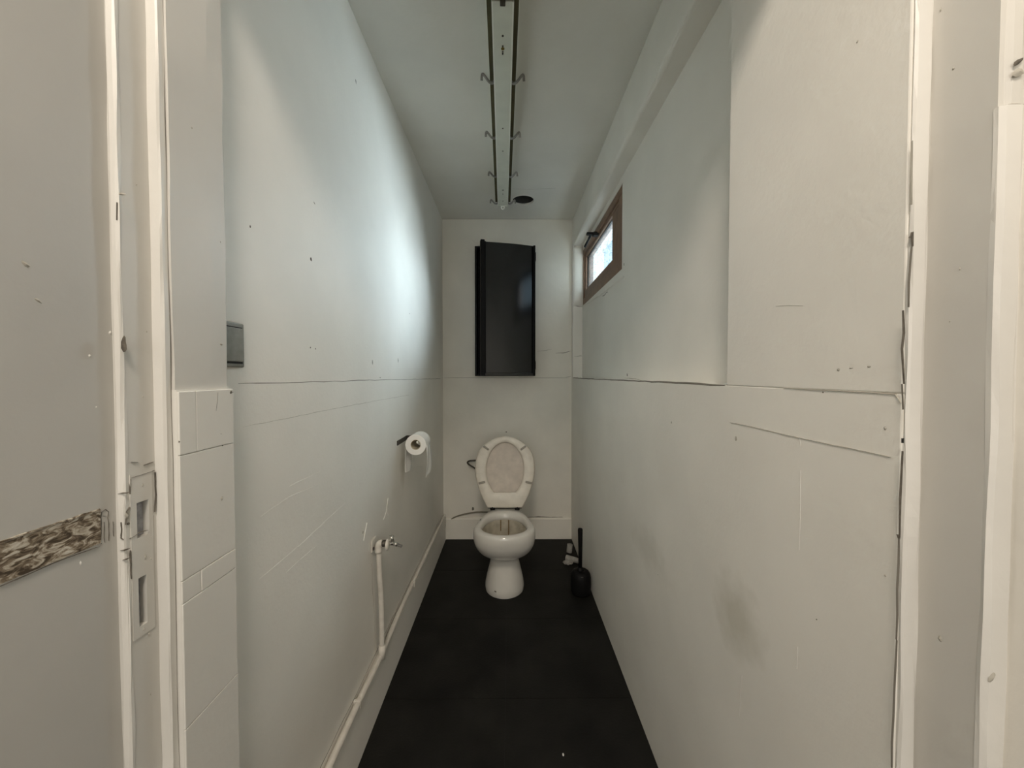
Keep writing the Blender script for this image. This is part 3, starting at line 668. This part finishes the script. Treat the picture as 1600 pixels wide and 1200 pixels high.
# ------------------------------------------------------------------ black wall cabinet, door ajar
CX0, CX1, CY, CZ0, CZ1 = -0.252, 0.188, 2.765, 1.242, 2.186
cb = empty('wall_cabinet', (0, YB, CZ0)); tag(cb, 'tall narrow black metal cabinet on the back wall, door slightly ajar', 'cabinet')
part('back_panel', bx(CX0, CX1, YB - .006, YB - .0005, CZ0, CZ1), 'black_metal', cb)
part('side_panel', bx(CX0, CX0 + .016, CY, YB - .006, CZ0, CZ1), 'black_metal', cb, bevel=.002)
part('side_panel', bx(CX1 - .012, CX1, CY, YB - .006, CZ0, CZ1), 'black_metal', cb, bevel=.002)
part('top_panel', bx(CX0 + .016, CX1 - .012, CY, YB - .006, CZ1 - .014, CZ1), 'black_metal', cb, bevel=.002)
part('bottom_panel', bx(CX0 + .016, CX1 - .012, CY, YB - .006, CZ0, CZ0 + .014), 'black_metal', cb, bevel=.002)
DA = math.radians(14); DW = 0.390; BOW = 0.011
Mh = Matrix.Translation((CX1 - .004, CY - .003, 0)) @ Matrix.Rotation(DA, 4, 'Z')      # door runs along local -x, its front looks to local -y
bm = bmesh.new(); cols = []
y = -.006
for i in range(37):                                                                    # the sheet-metal leaf is bowed, most towards its hinges
    t = i / 36; x = -DW + (DW - .010) * t
    if i: y += (DW - .010) / 36 * math.tan(math.radians(-2.5 + 11 * max(0, (t - .45) / .55)))
    cols.append([bm.verts.new(Mh @ Vector((x, y + dy, z))) for dy, z in ((0, CZ0 + .020), (0, CZ1 - .002), (.006, CZ1 - .002), (.006, CZ0 + .020))])
for a, b in zip(cols, cols[1:]):
    for k in range(4): bm.faces.new((a[k], a[(k + 1) % 4], b[(k + 1) % 4], b[k]))
bm.faces.new(cols[0]); bm.faces.new(cols[-1][::-1])
dr = part('door', bm, 'black_gloss', cb, smooth=True)
md = dr.modifiers.new('edges', 'EDGE_SPLIT'); md.split_angle = math.radians(40)
part('door_edge', bx(-DW - .012, -DW + .016, -.034, .004, CZ0 + .001, CZ1 + .004, M=Mh), 'black_metal', cb, bevel=.003)
part('door_groove', bx(-DW + .016, -DW + .026, -.024, -.010, CZ0 + .02, CZ1 - .004, M=Mh), 'black_metal', cb, bevel=.001)
part('door_stile', bx(-.0145, .000, -.020, .000, CZ0 + .002, CZ1 - .001, M=Mh), 'black_metal', cb, bevel=.003)
part('door_bottom_rail', bx(-DW + .016, -.015, -BOW - .010, .000, CZ0 + .002, CZ0 + .024, M=Mh), 'black_gloss', cb, bevel=.003)
part('hinge', bx(CX1 - .002, CX1 + .003, CY - .02, CY, CZ1 - .11, CZ1 - .05), 'black_metal', cb)
part('hinge', bx(CX1 - .002, CX1 + .003, CY - .02, CY, CZ0 + .05, CZ0 + .11), 'black_metal', cb)

# ------------------------------------------------------------------ fluorescent batten
ZF = 2.343
e0, e1 = at(785.5, 0, 'Z', ZF), at(785.8, 321, 'Z', ZF)
dirv = Vector((e1.x - e0.x, e1.y - e0.y, 0)); Lf = dirv.length; fa = -math.atan2(dirv.x, dirv.y)
Mf = Matrix.Translation((e0.x, e0.y, 0)) @ Matrix.Rotation(fa, 4, 'Z')                  # local y runs along the batten
fx = empty('light_fixture', (e0.x, e0.y, ZC)); tag(fx, 'long bare fluorescent batten without tubes along the ceiling', 'light fixture')
ZT = ZC - .0005
part('housing', bx(-.046, .046, -.42, Lf - .004, ZF + .030, ZT, M=Mf), 'fixture_white', fx)
for s in (-1, 1):
    part('side_strip', bx(min(s * .0335, s * .0485), max(s * .0335, s * .0485), -.42, Lf - .006, ZF + .018, ZF + .030, M=Mf), 'fixture_olive', fx)
    part('side_lip', bx(min(s * .0485, s * .0515), max(s * .0485, s * .0515), -.42, Lf - .006, ZF + .016, ZF + .034, M=Mf), 'fixture_edge', fx)
bm = bmesh.new()
loft(bm, [[Mf @ Vector(p) for p in ((-.034, y, ZF + .030), (-.033, y, ZF + .002), (-.031, y, ZF), (.031, y, ZF), (.033, y, ZF + .002), (.034, y, ZF + .030))] for y in (.004, Lf)])
part('channel', bm, 'fixture_white', fx)
bm = bmesh.new()
loft(bm, [[Mf @ Vector(p) for p in ((-.034, y, ZF + .030), (-.033, y, ZF + .002), (-.031, y, ZF), (.031, y, ZF), (.033, y, ZF + .002), (.034, y, ZF + .030))] for y in (-.42, -.001)])
part('channel', bm, 'fixture_white', fx)
for s in (-1, 1):
    part('channel_edge', bx(min(s * .0285, s * .0335), max(s * .0285, s * .0335), .004, Lf, ZF - .0012, ZF + .006, M=Mf), 'fixture_edge', fx, bevel=.001)
part('lamp_socket', bx(-.008, .008, -.004, .010, ZF - .010, ZF, M=Mf), 'dark_steel', fx, bevel=.002)
for y_px in (131, 217, 277, 319):
    yy = (at(786, y_px, 'Z', ZF) - e0).dot(dirv.normalized())
    for s in (-1, 1):
        pts = [Mf @ Vector((s * u, yy - dy, z)) for u, dy, z in ((.030, 0, ZF + .012), (.036, .000, ZF + .004), (.044, .002, ZF + .001), (.054, .010, ZF + .002), (.064, .020, ZF + .008), (.073, .026, ZF + .014), (.077, .024, ZF + .010), (.0785, .016, ZF - .002))]
        bm = bmesh.new(); tube(bm, smoothline(pts, 3), .0050, 8); part('spring_clip', bm, 'steel', fx, smooth=True)
for y_px, r, m in ((56, .0035, 'dark_steel'), (72, .003, 'dark_steel'), (76, .0058, 'rust'), (81, .003, 'dark_steel'), (84, .0028, 'black_gap'), (200.5, .003, 'dark_steel'), (236, .003, 'dark_steel'), (297, .005, 'steel'), (303, .003, 'dark_steel'), (314, .004, 'steel')):
    p = at(786, y_px, 'Z', ZF); p.x = e0.x + (p.y - e0.y) * dirv.x / dirv.y
    part('screw', lathe(bmesh.new(), [(r, 0), (r, -.0012), (r * .5, -.0018)], (p.x, p.y, ZF), n=12), m, fx)
ep = Mf @ Vector((0, Lf + .004, ZF))
part('end_plate', bx(-.030, .030, Lf, Lf + .004, ZF - .004, ZT, M=Mf), 'fixture_white', fx, bevel=.001)
bm = bmesh.new(); roll(bm, (ep.x, ep.y + .002, ZF - .012), (0, 1, 0.15), .006, .013, .005); part('end_ring', bm, 'fixture_edge', fx)

# ------------------------------------------------------------------ light switch on the left wall
sw = empty('light_switch', (XL, .665, 1.27)); tag(sw, 'small grey rocker light switch half hidden behind the left pier', 'light switch')
part('plate', bx(XL, XL + .006, .640, .7165, 1.2640, 1.3460), 'grey_plastic', sw, bevel=.004, seg=3)
part('rocker', bx(XL + .004, XL + .0095, .650, .7085, 1.2745, 1.3360), 'grey_plastic', sw, bevel=.0015)
part('gap', bx(XL + .0055, XL + .0066, .649, .7100, 1.2708, 1.2742), 'black_gap', sw)
part('gap', bx(XL + .0055, XL + .0066, .649, .7100, 1.3364, 1.3380), 'black_gap', sw)

# ------------------------------------------------------------------ tap on a riser pipe, pipe along the skirting
px_ = XL + .022
r0 = at(597, 1016, 'X', px_); r1 = at(591.5, 852, 'X', px_)
wp = empty('water_pipe', (px_, r0.y, 0)); tag(wp, 'white painted water pipe along the left skirting with a riser to the tap', 'pipe')
zp = .186
part('riser', tb(smoothline([(px_, r0.y, zp), (px_, r0.y - .001, .32), (px_, r0.y - .006, .42), (px_, (r0.y + r1.y) / 2 - .004, .5), (px_, r1.y, r1.z - .01)], 6), .0095, 14), 'pipe_paint', wp, smooth=True)
part('run', tb(smoothline([(XL + .013, .66, zp + .004), (XL + .013, .95, zp - .003), (XL + .015, 1.2, zp + .002), (px_ - .006, r0.y, zp - .002), (XL + .013, 1.7, zp + .006), (XL + .011, 2.1, zp + .001), (XL + .012, 2.5, zp + .002), (XL + .012, YB - .03, zp)], 5), .0105, 12), 'pipe_paint', wp, smooth=True)
part('tee', tb([(px_, r0.y, zp - .012), (px_, r0.y, zp + .04)], .0125, 14), 'pipe_paint', wp, smooth=True)
for y in (1.20, 1.9):
    part('pipe_clip', bx(XL + .001, XL + .026, y - .006, y + .006, zp - .013, zp + .014), 'pipe_paint', wp, bevel=.003)
crack(wl, [(XL, .80, zp + .016), (XL, 1.2, zp + .014), (XL, 1.45, zp + .015), (XL, 2.0, zp + .016), (XL, 2.7, zp + .016)], .007, 'x+', 'crack', jit=.5, step=.05)
crack(wl, [(XL, r1.y - .012, r1.z - .06), (XL, r0.y - .014, .3), (XL, r0.y - .016, .215)], .007, 'x+', 'crack_soft', jit=.5)
tp = empty('tap', (XL, r1.y, r1.z)); tag(tp, 'chrome stop tap on the left wall at the top of the riser pipe', 'tap')
tz, ty = r1.z + .004, r1.y
part('wall_plate', bx(XL, XL + .006, ty - .020, ty + .024, tz - .024, tz + .022), 'pipe_paint', tp, bevel=.003)
part('elbow', tb(smoothline([(px_, ty, tz - .03), (px_, ty, tz - .008), (px_ + .004, ty, tz + .002), (px_ + .014, ty, tz + .004)], 4), .0125, 14), 'pipe_paint', tp, smooth=True)
part('screw', bx(XL + .005, XL + .010, ty - .016, ty - .010, tz - .016, tz - .006), 'dark_steel', tp)
part('body', lathe(bmesh.new(), [(.010, .02), (.012, .03), (.010, .034), (.012, .038), (.0125, .050)], (XL, ty, tz + .003), 'X', 20), 'dark_steel', tp, smooth=True)
part('rosette', lathe(bmesh.new(), [(.008, .050), (.020, .052), (.021, .055), (.016, .060), (.008, .062)], (XL, ty, tz - .002), 'X', 28), 'pipe_paint', tp, smooth=True)
part('spindle', tb([(XL + .058, ty, tz + .004), (XL + .078, ty, tz + .006)], .009, 14), 'chrome', tp, smooth=True)
part('bonnet', tb([(XL + .070, ty, tz), (XL + .070, ty, tz + .022), (XL + .071, ty, tz + .030)], [.009, .008, .0095], 14), 'chrome', tp, smooth=True)
lv = part('lever', bar((XL + .066, ty, tz + .008), (XL + .110, ty - .006, tz - .006), .010, .008), 'steel', tp, bevel=.002)
part('lever_cap', tb([(XL + .082, ty - .01, tz + .006), (XL + .094, ty - .012, tz + .004)], .007, 12), 'chrome', tp, smooth=True)

# ------------------------------------------------------------------ toilet paper holder and roll
ph = empty('toilet_paper_holder', (XL, 1.8, .94)); tag(ph, 'dark flat-steel bracket on the left wall holding a toilet roll', 'holder')
A = at(620, 690, 'X', XL); B = at(634, 680, 'X', XL)
zt = (A.z + B.z) / 2; ya, yb = A.y, B.y + .01
part('back_strip', bx(XL + .0005, XL + .0035, ya, yb, zt - .021, zt), 'dark_steel', ph)
part('arm', bx(XL + .0005, XL + .108, yb, yb + .003, zt - .021, zt), 'dark_steel', ph)
part('arm_end', bx(XL + .105, XL + .108, yb - .012, yb, zt - .021, zt), 'steel', ph)
RY0, RY1 = yb - .112, yb - .012
rc = at(649.5, 695, 'Y', RY0)
part('spindle', tb([(rc.x, yb, rc.z + .013), (rc.x, RY0 + .014, rc.z + .013)], .005, 10), 'chrome', ph, smooth=True)
part('spindle_tip', tb([(rc.x + .006, RY0 + .022, rc.z + .010), (rc.x + .006, RY0 + .008, rc.z + .010)], .0055, 12), 'fixture_edge', ph, smooth=True)
tr = empty('toilet_roll', (rc.x, RY0, rc.z)); tag(tr, 'white toilet paper roll with loose ends hanging on the left wall bracket', 'toilet roll')
RR = .0475
part('paper', roll(bmesh.new(), (rc.x, (RY0 + RY1) / 2, rc.z), (0, 1, 0), RY1 - RY0, RR, .0225, 40), 'tissue', tr)
part('core', roll(bmesh.new(), (rc.x, (RY0 + RY1) / 2, rc.z), (0, 1, 0), RY1 - RY0 + .001, .0235, .0215, 32), 'cardboard', tr, smooth=False)
def sheet(x, z0, z1, bow, ph_, taperb):
    bm = bmesh.new(); rows = []
    for i in range(13):
        t = i / 12; z = z0 + (z1 - z0) * t; row = []
        for j in range(7):
            s = j / 6
            xx = x + bow * math.sin(t * 2.6 + ph_) + .004 * math.sin(s * 5 + t * 4 + ph_)
            row.append((xx, RY0 + (RY1 - RY0) * s, z + (taperb * s if i == 12 else 0) + .004 * noise.noise(Vector((s * 6, t, ph_))) * (i == 12)))
        rows.append(row)
    th = .0008
    A_ = [[bm.verts.new(p) for p in r] for r in rows]; B_ = [[bm.verts.new((p[0] + th, p[1], p[2])) for p in r] for r in rows]
    for i in range(12):
        for j in range(6):
            bm.faces.new((A_[i][j], A_[i][j + 1], A_[i + 1][j + 1], A_[i + 1][j])); bm.faces.new((B_[i][j], B_[i + 1][j], B_[i + 1][j + 1], B_[i][j + 1]))
    for i in range(12):
        bm.faces.new((A_[i][0], A_[i + 1][0], B_[i + 1][0], B_[i][0])); bm.faces.new((A_[i][6], B_[i][6], B_[i + 1][6], A_[i + 1][6]))
    return bm
part('hanging_sheet', sheet(rc.x + RR - .001, rc.z, rc.z - .150, .003, 0, .01), 'tissue', tr, smooth=True)
part('hanging_sheet', sheet(rc.x - RR + .001, rc.z, rc.z - .128, -.003, 1.0, -.01), 'tissue', tr, smooth=True)

# ------------------------------------------------------------------ cable over the skirting at the back
yk = YB - .012
cbp = [at(x, y, 'Y', yk) for x, y in ((694, 824), (699, 818), (707, 810), (716, 806), (727, 803), (738, 801), (750, 800), (775, 801))]
tag(new('cable', tb(smoothline(cbp, 4), .0052, 8), 'cable_grey', smooth=True), 'grey-brown cable curving along the back wall left of the toilet', 'cable')
